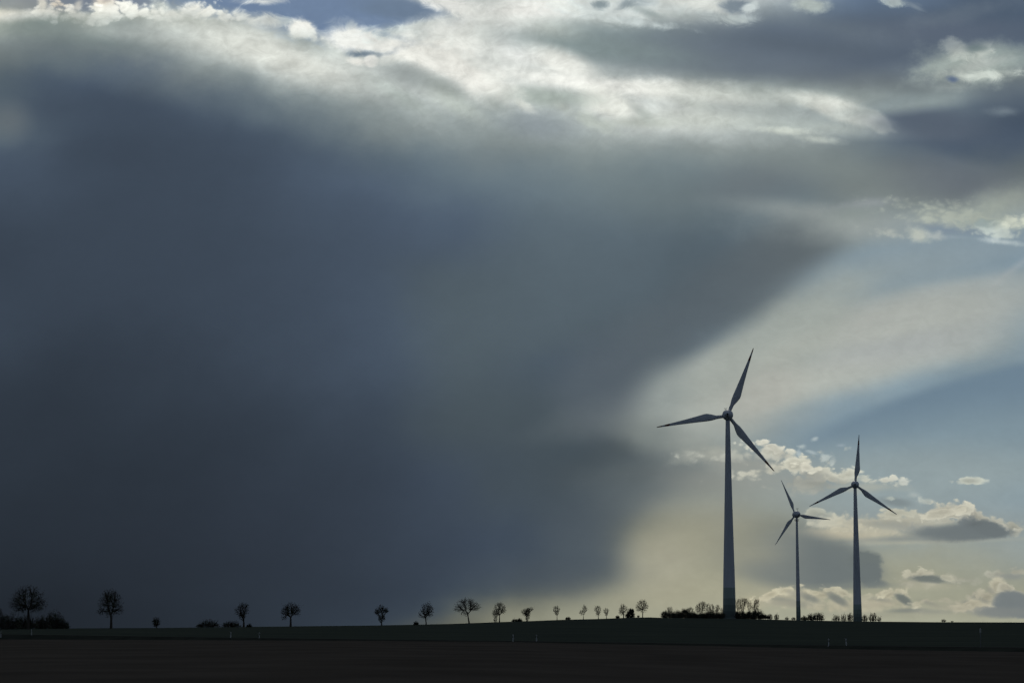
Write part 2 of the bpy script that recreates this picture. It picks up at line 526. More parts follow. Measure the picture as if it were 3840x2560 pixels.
(2340,22,30,10,20,8,30,'w',(128,141,147),.6),
(2500,30,80,16,-8,12,50,'w',(196,204,202),.6),
(2560,60,90,14,-4,14,40,'w',(160,170,168),.5),
(2690,66,80,14,-14,12,40,'w',(178,188,186),.6),
(2240,60,70,12,-20,12,34,'w',(200,209,206),.6),
(2600,395,60,18,-12,16,40,'f',(186,193,185),.6),
(2850,420,150,22,-4,22,40,'f',(158,167,165),.6),
(2230,460,70,22,-20,18,40,'f',(182,190,180),.6),
(2420,440,34,16,-40,12,24,'f',(180,188,182),.6),
(1790,240,100,18,-30,16,40,'w',(205,210,205),.5),
(1840,60,80,26,-20,24,40,'f',(205,209,204),.5),
(1900,330,70,22,-30,18,40,'f',(215,218,211),.5),
(3700,2236,52,30,20,6,22,'c',(182,178,158),.85),
(3738,2196,30,24,0,5,18,'c',(188,184,163),.9),
(3776,2206,26,18,-20,5,18,'c',(180,177,159),.85),
(3640,2266,50,16,10,6,18,'c',(180,175,154),.85),
(3716,2214,18,10,-30,6,10,'f',(148,148,136),.7),
(3690,2250,22,8,-20,6,10,'f',(140,141,131),.7),
(3812,2264,88,44,-12,7,22,'f',(118,125,126),.95),
(3770,2294,90,18,0,9,14,'f',(126,131,129),.85),
(2890,2226,40,12,20,5,18,'c',(194,188,163),.85),
(2942,2212,26,12,0,5,16,'c',(192,187,163),.85),
(2990,2226,30,10,-10,6,14,'f',(150,149,137),.6),
(3064,2220,34,12,10,5,16,'c',(190,185,161),.85),
(3112,2210,34,13,0,5,18,'c',(190,186,163),.88),
(3166,2226,30,12,-20,5,16,'c',(184,180,158),.85),
(3142,2246,40,15,-34,7,12,'f',(122,126,120),.85),
(3050,2246,30,10,-20,7,12,'f',(128,131,123),.75),
(2970,2262,60,10,-6,8,16,'f',(146,145,133),.6),
(3100,2282,70,10,0,8,18,'c',(176,171,149),.7),
(3240,2236,34,12,10,6,16,'c',(180,176,155),.8),
(3340,2214,30,12,20,5,16,'c',(190,186,163),.88),
(3366,2216,22,12,-10,5,14,'c',(190,186,163),.85),
(3390,2246,34,14,-34,6,10,'f',(112,118,113),.9),
(3446,2258,30,12,14,6,16,'c',(182,178,157),.85),
(3600,2280,60,10,0,8,16,'c',(172,168,149),.7),
(3455,2150,60,14,6,5,20,'c',(188,185,165),.85),
(3474,2168,58,11,-4,6,12,'f',(112,118,114),.88),
(3540,2160,34,12,-16,6,16,'c',(182,180,161),.8),
(3600,1905,56,20,-8,5,22,'c',(204,202,185),.9),
(3540,1918,60,18,10,5,22,'c',(198,195,177),.8),
(3740,1958,44,10,-22,5,18,'c',(198,196,180),.85),
(3640,1998,150,28,2,9,16,'f',(110,118,120),.85),
(3720,1984,60,26,-10,7,20,'f',(108,116,118),.85),
(3150,1985,70,12,6,8,20,'c',(188,184,164),.7),
(2890,1674,50,16,-8,6,24,'c',(214,213,198),.85),
(2930,1700,40,12,-20,7,20,'f',(176,176,164),.6),
(3030,1752,40,16,0,6,22,'c',(214,212,195),.85),
(3150,110,160,26,-10,40,60,'s',(104,116,126),.6),
(3420,200,200,22,10,36,60,'s',(80,92,108),.55),
(3560,60,180,22,14,30,50,'f',(108,119,130),.45),
(2980,170,200,24,-6,40,60,'s',(84,95,106),.5),
(3600,620,200,30,-14,40,60,'s',(112,121,128),.5),
(3180,640,260,40,-6,50,60,'s',(130,140,138),.45),
(2700,560,220,30,-6,40,60,'s',(122,132,132),.4),
(2980,1560,120,34,8,34,40,'s',(150,162,164),.5),
(2640,1500,60,150,-30,60,90,'s',(172,176,168),.35),
(3330,1245,160,18,12,26,30,'s',(178,182,174),.5),
(2980,1300,150,26,20,40,40,'s',(176,179,170),.4),
]
sky = acc
# one node group "cloud" draws one ellipse of cloud with a ragged edge over what lies behind it
G = bpy.data.node_groups.new('cloud', 'ShaderNodeTree')
for nm, ty in (('Sky', 'Color'), ('P', 'Vector'), ('Noise', 'Float'), ('Loc', 'Vector'), ('Rot', 'Vector'),
               ('Size', 'Vector'), ('Rm', 'Float'), ('Amp', 'Float'), ('Soft', 'Float'), ('Colour', 'Color'),
               ('Opacity', 'Float'), ('Shade', 'Float')):
    G.interface.new_socket(nm, in_out='INPUT', socket_type='NodeSocket' + ty)
G.interface.new_socket('Sky', in_out='OUTPUT', socket_type='NodeSocketColor')
N, L = G.nodes, G.links
gi = N.new('NodeGroupInput').outputs
go = N.new('NodeGroupOutput')
m = N.new('ShaderNodeMapping')
m.vector_type = 'TEXTURE'
# the tiny term makes every cloud wait for the one behind it, so the shader needs little memory
pv = vmth('MULTIPLY_ADD', gi['Sky'], (1e-9, 1e-9, 1e-9), gi['P'])
put(m.inputs['Vector'], pv)
put(m.inputs['Location'], gi['Loc']); put(m.inputs['Rotation'], gi['Rot']); put(m.inputs['Scale'], gi['Size'])
r = vmth('LENGTH', m.outputs[0])
d = mth('MULTIPLY', mth('SUBTRACT', 1.0, r), gi['Rm'])
d = mth('MULTIPLY_ADD', gi['Noise'], gi['Amp'], d)
d = mth('DIVIDE', d, gi['Soft'])
f = mth('MULTIPLY', smooth(d, -1.0, 1.0), gi['Opacity'])
# backlit: thin rims glow, the thick middle of each billow is greyer
shd = mth('MULTIPLY_ADD', mth('MULTIPLY', smooth(d, 0.4, 3.2), gi['Shade']), -0.17, 1.0)
shd = mth('MULTIPLY_ADD', mth('MULTIPLY', gi['Noise'], gi['Shade']), 0.16, shd)
ccs = vmth('MULTIPLY', gi['Colour'], (1, 1, 1))
scn = N.new('ShaderNodeVectorMath'); scn.operation = 'SCALE'
L.new(ccs, scn.inputs[0]); L.new(shd, scn.inputs['Scale'])
L.new(cmix(f, gi['Sky'], scn.outputs[0]), go.inputs[0])
N, L = nt.nodes, nt.links
for (bx, by, rx, ry, rot, soft, amp, kind, c, op) in BL:
    if op <= 0:
        continue
    n = N.new('ShaderNodeGroup')
    n.node_tree = G
    u, v = skyuv(bx, by)
    soft *= 1.6 if by < 260 and bx < 1300 else 1.9 if 740 < by < 920 and bx > 3150 else 1.1
    for nm, val in (('Sky', sky), ('P', P), ('Noise', NF[kind]), ('Loc', (u, v, 0)), ('Rot', (0, 0, math.radians(rot))),
                    ('Size', (rx / 1000, ry / 1000, 1)), ('Rm', min(rx, ry) / 1000), ('Amp', amp * {'s': 1.0, 'f': 1.5, 'w': 1.35, 'c': 1.7}[kind] / 1000),
                    ('Soft', soft / 1000), ('Colour', (c[0] / 255, c[1] / 255, c[2] / 255, 1)), ('Opacity', op), ('Shade', 0.0 if kind != 'c' else 0.3 if by < 1500 else 0.8)):
        put(n.inputs[nm], val)
    sky = n.outputs[0]

# ---- fine mottling, stronger in bright broken cloud than in the smooth rain curtain
sb = N.new('ShaderNodeSeparateColor')
L.new(sky, sb.inputs[0])
bright = smooth(sb.outputs[1], 0.50, 0.90)
amp = mth('MULTIPLY_ADD', bright, 0.13, 0.025)
amp = mth('MULTIPLY_ADD', mth('MULTIPLY', smooth(V, 1.65, 1.95), smooth(sb.outputs[1], 0.40, 0.70)), 0.11, amp)
n_mix = mth('MULTIPLY_ADD', n_soft, 0.7, mth('MULTIPLY', n_fine, 0.9))
n_mix = mth('MULTIPLY_ADD', bil, 0.28, n_mix)
n_mix = mth('MULTIPLY_ADD', n_wisp, 0.8, n_mix)
# faint slanting shafts of rain in the dark curtain
rm_ = N.new('ShaderNodeMapping')
rm_.vector_type = 'TEXTURE'
rm_.inputs['Rotation'].default_value = (0, 0, math.radians(52))
rm_.inputs['Scale'].default_value = (1.6, 0.75, 1)
L.new(P, rm_.inputs['Vector'])
rain = mth('SUBTRACT', noise(rm_.outputs[0], 1.5, 4, 0.5, 0.4, dim='2D'), 0.5)
rain = mth('MULTIPLY', rain, mth('MULTIPLY', smooth(sb.outputs[1], 0.50, 0.36), 0.075))
gain = mth('ADD', mth('MULTIPLY_ADD', n_mix, amp, 1.0), rain)
sc = N.new('ShaderNodeVectorMath'); sc.operation = 'SCALE'
L.new(sky, sc.inputs[0]); L.new(gain, sc.inputs['Scale'])
sky = sc.outputs[0]
sky = vmth('MULTIPLY_ADD', sky, (1 / 1.055,) * 3, (.055 / 1.055,) * 3)
gm = N.new('ShaderNodeGamma')
L.new(sky, gm.inputs[0]); gm.inputs[1].default_value = 2.4
front = gm.outputs[0]

# ---- the rest of the sky: broken overcast over a Nishita sky
ns = N.new('ShaderNodeTexSky')
ns.sky_type = 'NISHITA'
ns.sun_disc = False
ns.sun_elevation = math.radians(SUN_EL)
ns.sun_rotation = math.radians(SUN_AZ)
nis = vmth('MULTIPLY', ns.outputs[0], (0.07, 0.07, 0.07))
n_far = noise(DS, 0.5, 7, 0.6)
up = smooth(Z, 0.0, 0.9)
cl = cmix(smooth(n_far, 0.35, 0.65), (0.07, 0.092, 0.132, 1), (0.12, 0.15, 0.195, 1))
glow = smooth(vmth('DOT_PRODUCT', D, tuple(sdir)), 0.90, 1.0)
cl = cmix(mth('MULTIPLY', glow, 0.8), cl, (0.45, 0.45, 0.42, 1))
rest = cmix(mth('MULTIPLY', smooth(n_far, 0.54, 0.64), 0.35), cl, nis)
infr = smooth(vmth('DOT_PRODUCT', D, (0, CT, ST)), math.cos(math.radians(27)), math.cos(math.radians(15)))
out = cmix(infr, rest, front)
bg = N.new('ShaderNodeBackground')
bg.inputs['Strength'].default_value = 1.0
L.new(out, bg.inputs[0])
wo = N.new('ShaderNodeOutputWorld')
L.new(bg.outputs[0], wo.inputs[0])
W.cycles.sampling_method = 'MANUAL'
W.cycles.sample_map_resolution = 512

# ------------------------------------------------------------------ helpers
def material(name, base, rough=0.8, spec=0.3):
    m = bpy.data.materials.new(name)
    m.use_nodes = True
    b = m.node_tree.nodes['Principled BSDF']
    b.inputs['Base Color'].default_value = (*base, 1)
    b.inputs['Roughness'].default_value = rough
    b.inputs['Specular IOR Level'].default_value = spec
    return m


def vary(m, c1, c2, scale, coord='Object', stretch=(1, 1, 1), detail=6, bump=0.0, bscale=None, lo=0.35, hi=0.65):
    """procedural colour variation and bump"""
    t = m.node_tree
    b = t.nodes['Principled BSDF']
    tcx = t.nodes.new('ShaderNodeTexCoord')
    mp = t.nodes.new('ShaderNodeMapping')
    mp.inputs['Scale'].default_value = stretch
    t.links.new(tcx.outputs[coord], mp.inputs['Vector'])
    n = t.nodes.new('ShaderNodeTexNoise')
    n.inputs['Scale'].default_value = scale
    n.inputs['Detail'].default_value = detail
    t.links.new(mp.outputs[0], n.inputs['Vector'])
    r = t.nodes.new('ShaderNodeMapRange')
    r.inputs['From Min'].default_value = lo
    r.inputs['From Max'].default_value = hi
    t.links.new(n.outputs['Fac'], r.inputs['Value'])
    mx = t.nodes.new('ShaderNodeMix')
    mx.data_type = 'RGBA'
    mx.inputs[6].default_value = (*c1, 1)
    mx.inputs[7].default_value = (*c2, 1)
    t.links.new(r.outputs[0], mx.inputs[0])
    t.links.new(mx.outputs[2], b.inputs['Base Color'])
    if bump:
        n2 = t.nodes.new('ShaderNodeTexNoise')
        n2.inputs['Scale'].default_value = bscale or scale * 4
        n2.inputs['Detail'].default_value = 5
        t.links.new(mp.outputs[0], n2.inputs['Vector'])
        bp = t.nodes.new('ShaderNodeBump')
        bp.inputs['Strength'].default_value = 1.0
        bp.inputs['Distance'].default_value = bump
        t.links.new(n2.outputs['Fac'], bp.inputs['Height'])
        t.links.new(bp.outputs[0], b.inputs['Normal'])
    return m


M_field = vary(material('field_soil', (.03, .027, .025), .95, 0.0), (.041, .0375, .033), (.055, .050, .044), .06,
               stretch=(1.6, 1.0, 1), detail=12, bump=.05, bscale=.9)
M_grass = vary(material('grass', (.03, .04, .035), .95, 0.0), (.028, .036, .031), (.037, .046, .038), .03,
               stretch=(1, 2, 1), detail=8, bump=.05, bscale=1.3)
M_verge = vary(material('verge_grass', (.02, .024, .02), .95, 0.0), (.018, .021, .018), (.027, .031, .026), .25,
               detail=8, bump=.05, bscale=1.3)
M_road = vary(material('asphalt', (.03, .03, .03), .95, 0.0), (.026, .027, .028), (.036, .036, .036), .8, bump=.004, bscale=20)
M_bark = vary(material('bark', (.05, .042, .034), .95, .1), (.035, .03, .025), (.07, .06, .048), 3, bump=.02)
M_twig = vary(material('twigs', (.05, .042, .034), .95, .1), (.032, .027, .022), (.055, .046, .036), 1.2)
M_leaf = vary(material('ivy_leaves', (.03, .045, .02), .7, .3), (.02, .034, .018), (.045, .06, .028), 1.6)


def obj(name, verts, faces, mat, parent=None, smooth_=False, loc=(0, 0, 0)):
    me = bpy.data.meshes.new(name)
    me.from_pydata([tuple(v) for v in verts], [], faces)
    me.materials.append(mat)
    if smooth_:
        me.polygons.foreach_set('use_smooth', [True] * len(me.polygons))
    me.update()
    o = bpy.data.objects.new(name, me)
    col.objects.link(o)
    o.location = loc
    if parent:
        o.parent = parent
    return o


def thing(name, label, cat, loc=(0, 0, 0), rotz=0.0, group=None):
    o = bpy.data.objects.new(name, None)
    col.objects.link(o)
    o.empty_display_size = 0.5
    o.location = loc
    o.rotation_euler = (0, 0, rotz)
    o['label'] = label
    o['category'] = cat
    if group:
        o['group'] = group
    return o


class MB:
    def __init__(s):
        s.v, s.f = [], []

    def tube(s, p, q, r0, r1, n=4, cap=False):
        p, q = Vector(p), Vector(q)
        d = q - p
        if d.length < 1e-6:
            return
        a = d.orthogonal().normalized()
        b = d.normalized().cross(a)
        k = len(s.v)
        for c, r in ((p, r0), (q, r1)):
            for i in range(n):
                t = 2 * math.pi * i / n
                s.v.append(c + a * (r * math.cos(t)) + b * (r * math.sin(t)))
        for i in range(n):
            j = (i + 1) % n
            s.f.append((k + i, k + j, k + n + j, k + n + i))
        if cap:
            s.f.append(tuple(range(k + n, k + 2 * n)))
            s.f.append(tuple(reversed(range(k, k + n))))

    def lathe(s, prof, n=32, M=None, capa=True, capb=True):
        """prof: list of (height, radius) along local z"""
        k = len(s.v)
        for z, r in prof:
            for i in range(n):
                t = 2 * math.pi * i / n
                v = Vector((r * math.cos(t), r * math.sin(t), z))
                s.v.append(M @ v if M else v)
        for a in range(len(prof) - 1):
            for i in range(n):
                j = (i + 1) % n
                s.f.append((k + a * n + i, k + a * n + j, k + (a + 1) * n + j, k + (a + 1) * n + i))
        if capa:
            s.f.append(tuple(reversed(range(k, k + n))))
        if capb:
            e = k + (len(prof) - 1) * n
            s.f.append(tuple(range(e, e + n)))

    def box(s, c, h, M=None):
        k = len(s.v)
        for z in (-1, 1):
            for x, y in ((-1, -1), (1, -1), (1, 1), (-1, 1)):
                v = Vector((c[0] + x * h[0], c[1] + y * h[1], c[2] + z * h[2]))
                s.v.append(M @ v if M else v)
        for q in ((3, 2, 1, 0), (4, 5, 6, 7), (0, 1, 5, 4), (1, 2, 6, 5), (2, 3, 7, 6), (3, 0, 4, 7)):
            s.f.append(tuple(k + i for i in q))

    def build(s, name, mat, parent=None, sm=False):
        return obj(name, s.v, s.f, mat, parent, sm)


# ------------------------------------------------------------------ terrain
def tab(t):
    xs, ys = [a for a, b in t], [b for a, b in t]
    return lambda q: float(np.interp(q, xs, ys))


yf = tab([(0, 2396), (118, 2396), (865, 2399), (1400, 2401), (1924, 2406), (2300, 2414), (2700, 2421), (3107, 2431),
          (3320, 2435), (3840, 2443)])
yr = tab([(0, 2378), (118, 2379.5), (865, 2391), (1400, 2398), (1924, 2403.5), (2300, 2409), (2700, 2415),
          (3107, 2421), (3840, 2429)])
yc = tab([(0, 2356), (260, 2355), (600, 2353), (930, 2348.5), (1090, 2347), (1430, 2343), (1680, 2338), (1850, 2331.5),
          (2000, 2326.5), (2100, 2322.5), (2240, 2319), (2320, 2316), (2380, 2313.5), (2440, 2313), (2500, 2315.5),
          (2760, 2318.5), (2900, 2321.5), (3000, 2324), (3100, 2326), (3300, 2329), (3500, 2331), (3840, 2332)])
Yr = tab([(0, 486), (118, 480), (865, 455), (1924, 417), (3107, 385), (3840, 366)])
Yc = tab([(0, 720), (417, 770), (914, 920), (1431, 960), (1761, 1010), (2089, 1130), (2300, 1230), (3840, 1250)])
PHM = math.radians(11)


def slope(py):
    _, y, z = pdir(1920, py)
    return z / y


def controls(phi):
    """radial profile of the land in direction phi: list of (r, z)"""
    pc = max(-PHM, min(PHM, phi))
    q = 1920 + math.tan(pc) * F * 1.00573
    cz = math.cos(pc)
    if abs(phi) <= PHM:
        rr = Yr(q) / cz
    else:
        p2 = max(-1.0, min(1.0, phi))
        if phi > 0:
            x0, y0, dx, dy = 71.0, 364.0, .8, -.58
        else:
            x0, y0, dx, dy = -94.0, 486.0, -.9, .35
        t = math.tan(p2)
        k = (y0 * t - x0) / (dx - dy * t)
        rr = math.hypot(x0 + dx * k, y0 + dy * k)
    rin = Yr(q) / cz
    zr = slope(yr(q)) * rin * cz
    zf = slope(yf(q)) * (rin - 4) * cz
    rc = max(Yc(q) / cz, rr + 260)
    zc = slope(yc(q)) * (Yc(q) / cz) * cz
    zb = zf - 0.25
    return [(0.5, zb), (rr * .5, zb + .05), (rr - 4.2, zf), (rr - 1.2, zr - .03), (rr, zr), (rr + 8.6, zr + .03), (rr + 10.5, zr - .1),
            (rr + (rc - rr) * .5, zr + (zc - zr) * .50), (rc, zc), (rc + 60, zc + .02), (rc + 1400, zc - 3.5),
            (28000, -75)]


def gz(x, y):
    phi, r = math.atan2(x, y), math.hypot(x, y)
    c = controls(phi)
    return float(np.interp(r, [a for a, b in c], [b for a, b in c]))


phis = list(np.radians(np.concatenate([np.arange(-180, -60, 6), np.arange(-60, -12, 1.0), np.arange(-12, 12, .06),
                                       np.arange(12, 60, 1.0), np.arange(60, 180, 6)])))
SUB = [6, 10, 3, 2, 3, 2, 6, 6, 2, 6, 6]
verts, faces, mats = [], [], []
nrow = sum(SUB) + 1
for phi in phis:
    c = controls(phi)
    rs = []
    for i, s in enumerate(SUB):
        a, b = c[i][0], c[i + 1][0]
        for k in range(s):
            t = k / s
            rs.append((a + (b - a) * t, c[i][1] + (c[i + 1][1] - c[i][1]) * t))
    rs.append(c[-1])
    for r, z in rs:
        verts.append((r * math.sin(phi), r * math.cos(phi), z))
segmat = [0, 0, 2, 2, 2, 2, 1, 1, 1, 1, 1]
rowmat = [m for m, s in zip(segmat, SUB) for _ in range(s)]
nc = len(phis)
for j in range(nc):
    j2 = (j + 1) % nc
    for i in range(nrow - 1):
        faces.append((j * nrow + i, j * nrow + i + 1, j2 * nrow + i + 1, j2 * nrow + i))
        mats.append(rowmat[i])
k = len(verts)
verts.append((0, 0, controls(0)[0][1]))
for j in range(nc):
    faces.append((k, j * nrow, ((j + 1) % nc) * nrow))
    mats.append(0)
g = obj('ground', verts, faces, M_field, smooth_=True)
g.data.materials.append(M_grass)
g.data.materials.append(M_verge)
g.data.polygons.foreach_set('material_index', mats)
bmx = bmesh.new(); bmx.from_mesh(g.data)
bmesh.ops.recalc_face_normals(bmx, faces=bmx.faces)
if sum(f.normal.z for f in bmx.faces) < 0:
    bmesh.ops.reverse_faces(bmx, faces=bmx.faces)
bmx.to_mesh(g.data); bmx.free()
g['kind'] = 'structure'

# road on its low embankment
def strip(name, off0, off1, lift, mat, dash=None):
    v, f = [], []
    ps = list(np.radians(np.arange(-57, 57, .12)))
    run = 0.0
    last = None
    for phi in ps:
        c = controls(phi)
        rr = c[4][0]
        p = Vector((rr * math.sin(phi), rr * math.cos(phi), 0))
        if last is not None:
            run += (p - last).length
        last = p
        for o in (off0, off1):
            r = rr + o
            x, y = r * math.sin(phi), r * math.cos(phi)
            v.append((x, y, gz(x, y) + lift))
        n = len(v)
        if n >= 4 and (dash is None or (run % dash) < dash / 3):
            f.append((n - 4, n - 3, n - 1, n - 2))
    o = obj(name, v, f, mat)
    o['kind'] = 'structure'
    return o


strip('road', .55, 8.1, .03, M_road)


# ------------------------------------------------------------------ wind turbines
def turbine_paint(name, bands):
    """light grey paint; painted green rings round the foot of the tower (object z in metres)"""
    m = material(name, (.5, .52, .55), .5, .4)
    vary(m, (.44, .462, .49), (.52, .535, .555), .12, stretch=(1, 1, .15), detail=7)
    if bands:
        t = m.node_tree
        b = t.nodes['Principled BSDF']
        tcx = t.nodes.new('ShaderNodeTexCoord')
        s = t.nodes.new('ShaderNodeSeparateXYZ')
        t.links.new(tcx.outputs['Object'], s.inputs[0])
        src = b.inputs['Base Color'].links[0].from_socket
        for z, c in bands:
            lt = t.nodes.new('ShaderNodeMath'); lt.operation = 'LESS_THAN'
            t.links.new(s.outputs[2], lt.inputs[0]); lt.inputs[1].default_value = z
            mx = t.nodes.new('ShaderNodeMix'); mx.data_type = 'RGBA'
            t.links.new(lt.outputs[0], mx.inputs[0]); t.links.new(src, mx.inputs[6])
            mx.inputs[7].default_value = (*c, 1)
            src = mx.outputs[2]
        t.links.new(src, b.inputs['Base Color'])
    return m


M_paint = turbine_paint('turbine_paint', None)
M_tip = vary(material('red_tip_paint', (.22, .03, .02), .5, .4), (.2, .026, .02), (.26, .04, .03), .5)
M_dark = material('dark_metal', (.03, .03, .032), .6, .3)
GREENS = [(.27, .33, .30), (.19, .24, .205), (.135, .175, .15), (.10, .13, .115)]


def blade_mesh(R, rb, rootw, maxw, tipw):
    """blade along +X in the XZ plane; leading edge nearly straight, chord bulging near the root"""
    st = [(0.02, rootw, .5, .9), (.10, rootw * 1.02, .5, .75), (.16, rootw * 1.12, .46, .52), (.22, maxw * .80, .38, .34), (.285, maxw, .31, .25),
          (.32, maxw * .985, .30, .22), (.42, maxw * .82, .30, .19), (.55, maxw * .63, .31, .17), (.70, maxw * .44, .33, .16),
          (.85, maxw * .27, .36, .15), (.94, maxw * .17, .4, .14), (.985, tipw, .45, .14), (1.0, tipw * .55, .5, .14)]
    v, f = [], []
    n = 14
    for s, ch, le, th in st:
        x = s * R
        tw = math.radians(14 * (1 - s) ** 2)
        for i in range(n):
            t = 2 * math.pi * i / n
            cx = math.cos(t)
            c = cx * .5 + (.5 - le)            # along the chord, trailing edge towards +
            th_ = math.sin(t) * .5 * th * (1 if th > .6 else (0.35 + 0.65 * (1 - (cx + 1) / 2)))
            # leading edge kept on a straight line: offset the chord
            cc = c * ch
            v.append((x, th_ * ch * math.cos(tw) + cc * math.sin(tw) * .4, cc))
    for a in range(len(st) - 1):
        for i in range(n):
            j = (i + 1) % n
            f.append((a * n + i, a * n + j, (a + 1) * n + j, (a + 1) * n + i))
    f.append(tuple(reversed(range(n))))
    e = (len(st) - 1) * n
    f.append(tuple(range(e, e + n)))
    return v, f, [s[0] for s in st], n


def blade_material(R, bands):
    m = turbine_paint('blade_paint', None)
    t = m.node_tree
    b = t.nodes['Principled BSDF']
    tcx = t.nodes.new('ShaderNodeTexCoord')
    s = t.nodes.new('ShaderNodeSeparateXYZ')
    t.links.new(tcx.outputs['Object'], s.inputs[0])
    src = b.inputs['Base Color'].links[0].from_socket
    for a, e in bands:
        g1 = t.nodes.new('ShaderNodeMath'); g1.operation = 'GREATER_THAN'
        g2 = t.nodes.new('ShaderNodeMath'); g2.operation = 'LESS_THAN'
        mu = t.nodes.new('ShaderNodeMath'); mu.operation = 'MULTIPLY'
        t.links.new(s.outputs[0], g1.inputs[0]); g1.inputs[1].default_value = a * R
        t.links.new(s.outputs[0], g2.inputs[0]); g2.inputs[1].default_value = e * R
        t.links.new(g1.outputs[0], mu.inputs[0]); t.links.new(g2.outputs[0], mu.inputs[1])
        mx = t.nodes.new('ShaderNodeMix'); mx.data_type = 'RGBA'
        t.links.new(mu.outputs[0], mx.inputs[0]); t.links.new(src, mx.inputs[6])
        mx.inputs[7].default_value = (.10, .018, .014, 1)
        src = mx.outputs[2]
    t.links.new(src, b.inputs['Base Color'])
    return m


def turbine(label, Dm, hub_px, base_px, prof, rs_px, blade_px, angles, yaw, bands, bw, vent, ring, sensor, tipbands):
    mpp = 1 / F * Dm                                   # metres per photo pixel at that distance
    hub = at(hub_px[0], hub_px[1], Dm)
    bx = at(base_px, 2330, Dm).x
    x0 = bx
    z0 = gz(x0, Dm) - .15
    t = thing('wind_turbine', label, 'wind turbine', (x0, Dm, z0), 0, 'wind turbines')
    H = hub.z - z0
    rs = rs_px * mpp
    lean = hub.x - x0
    # tower, slightly tapering tube; prof = (photo row, width in pixels)
    mb = MB()
    pr = []
    for py, wpx in prof:
        pr.append((at(0, py, Dm).z - z0, wpx * mpp / 2))
    pr = [(0, pr[0][1] * 1.02)] + pr
    mb.lathe(pr, 40, capb=True)
    for i, v in enumerate(mb.v):                        # hub sits a little off the foot's middle
        v.x += lean * v.z / H
    tw = mb.build('tower', turbine_paint('tower_paint', [((at(0, py, Dm).z - z0), c) for py, c in zip(bands, GREENS)]), t, True)
    tw.visible_shadow = True
    # flange rings between tower sections and a door at the foot (far side)
    for fr in (.27, .52, .77):
        zz = H * fr
        rr = float(np.interp(zz, [a for a, b in pr], [b for a, b in pr]))
        m2 = MB()
        m2.lathe([(zz - .08, rr + .012), (zz + .08, rr + .012)], 40, Matrix.Translation((lean * fr, 0, 0)), False, False)
        m2.build('flange', M_paint, t, True)
    # nacelle: egg whose rounded tail points at the camera; rotor on the far side
    nr = Matrix.Translation((lean, 0, H)) @ Matrix.Rotation(yaw, 4, 'Z') @ Matrix.Rotation(math.radians(90), 4, 'X')
    mb = MB()                                           # local +z -> towards the camera (-Y)
    egg = [(-rs * .8, rs * .93), (-rs * .3, rs * .99), (0, rs), (rs * .35, rs * .965), (rs * .7, rs * .85), (rs * 1.1, rs * .66),
           (rs * 1.5, rs * .42), (rs * 1.75, rs * .26), (rs * 1.82, rs * .17)]
    mb.lathe(egg, 36, nr)
    nac = mb.build('nacelle', M_paint, t, True)
    if vent:
        mb = MB()
        mb.lathe([(rs * 1.78, rs * .19), (rs * 1.9, rs * .19)], 20, nr)
        mb.build('exhaust_vent', M_dark, nac)
    mb = MB()
    sx_, hh = sensor
    sx_ *= mpp; hh *= mpp
    zb = H + math.sqrt(max(rs * rs - sx_ * sx_, 0)) * .97
    w = .07
    mb.tube((lean + sx_, -.3, zb - .3), (lean + sx_, -.3, zb + hh), w, w, 6, True)
    mb.tube((lean + sx_ - .55, -.3, zb + hh * .7), (lean + sx_ + .55, -.3, zb + hh * .7), w * .8, w * .8, 6, True)
    mb.box((lean + sx_ - .55, -.3, zb + hh * .7 + .14), (.12, .12, .16))
    mb.box((lean + sx_ + .55, -.3, zb + hh * .7 + .12), (.16, .05, .14))
    mb.build('wind_sensor', M_dark, nac)
    if ring:
        zr = at(0, ring, Dm).z - z0
        rr = float(np.interp(zr, [a for a, b in pr], [b for a, b in pr]))
        mb = MB()
        ro = 8.5 * mpp
        mb.lathe([(zr - .1, ro), (zr + .1, ro)], 24, Matrix.Translation((lean, 0, 0)))
        pl = mb.build('platform', M_dark, t)
        mb = MB()
        for kk in range(16):
            a = 2 * math.pi * kk / 16
            b = a + 2 * math.pi / 16
            px, py = lean + ro * .96 * math.cos(a), ro * .96 * math.sin(a)
            qx, qy = lean + ro * .96 * math.cos(b), ro * .96 * math.sin(b)
            mb.tube((px, py, zr), (px, py, zr + 1.15), .03, .03, 4)
            for hz in (.6, 1.12):
                mb.tube((px, py, zr + hz), (qx, qy, zr + hz), .025, .025, 4)
        mb.build('railing', M_dark, pl)
    # rotor hub behind the nacelle, three blades from its rim
    mb = MB()
    mb.lathe([(-rs * 2.2, rs * .25), (-rs * 2.05, rs * .5), (-rs * 1.7, rs * .76), (-rs * 1.2, rs * .9), (-rs * .83, rs * .92)], 32, nr)
    mb.build('rotor_hub', M_paint, t, True)
    R = blade_px * mpp
    v, f, sts, n = blade_mesh(R, 0, bw[0] * mpp, bw[1] * mpp, bw[2] * mpp)
    me = bpy.data.meshes.new('blade')
    me.from_pydata(v, [], f)
    me.materials.append(blade_material(R, tipbands))
    me.polygons.foreach_set('use_smooth', [True] * len(me.polygons))
    for a in angles:
        o = bpy.data.objects.new('blade', me)
        col.objects.link(o)
        o.parent = t
        Mx = (Matrix.Translation((lean, 0, H)) @ Matrix.Rotation(yaw, 4, 'Z') @ Matrix.Translation((0, rs * 1.25, 0))
              @ Matrix.Rotation(-math.radians(a), 4, 'Y') @ Matrix.Scale(-1, 4, (0, 0, 1)))
        o.matrix_local = Mx
    return t


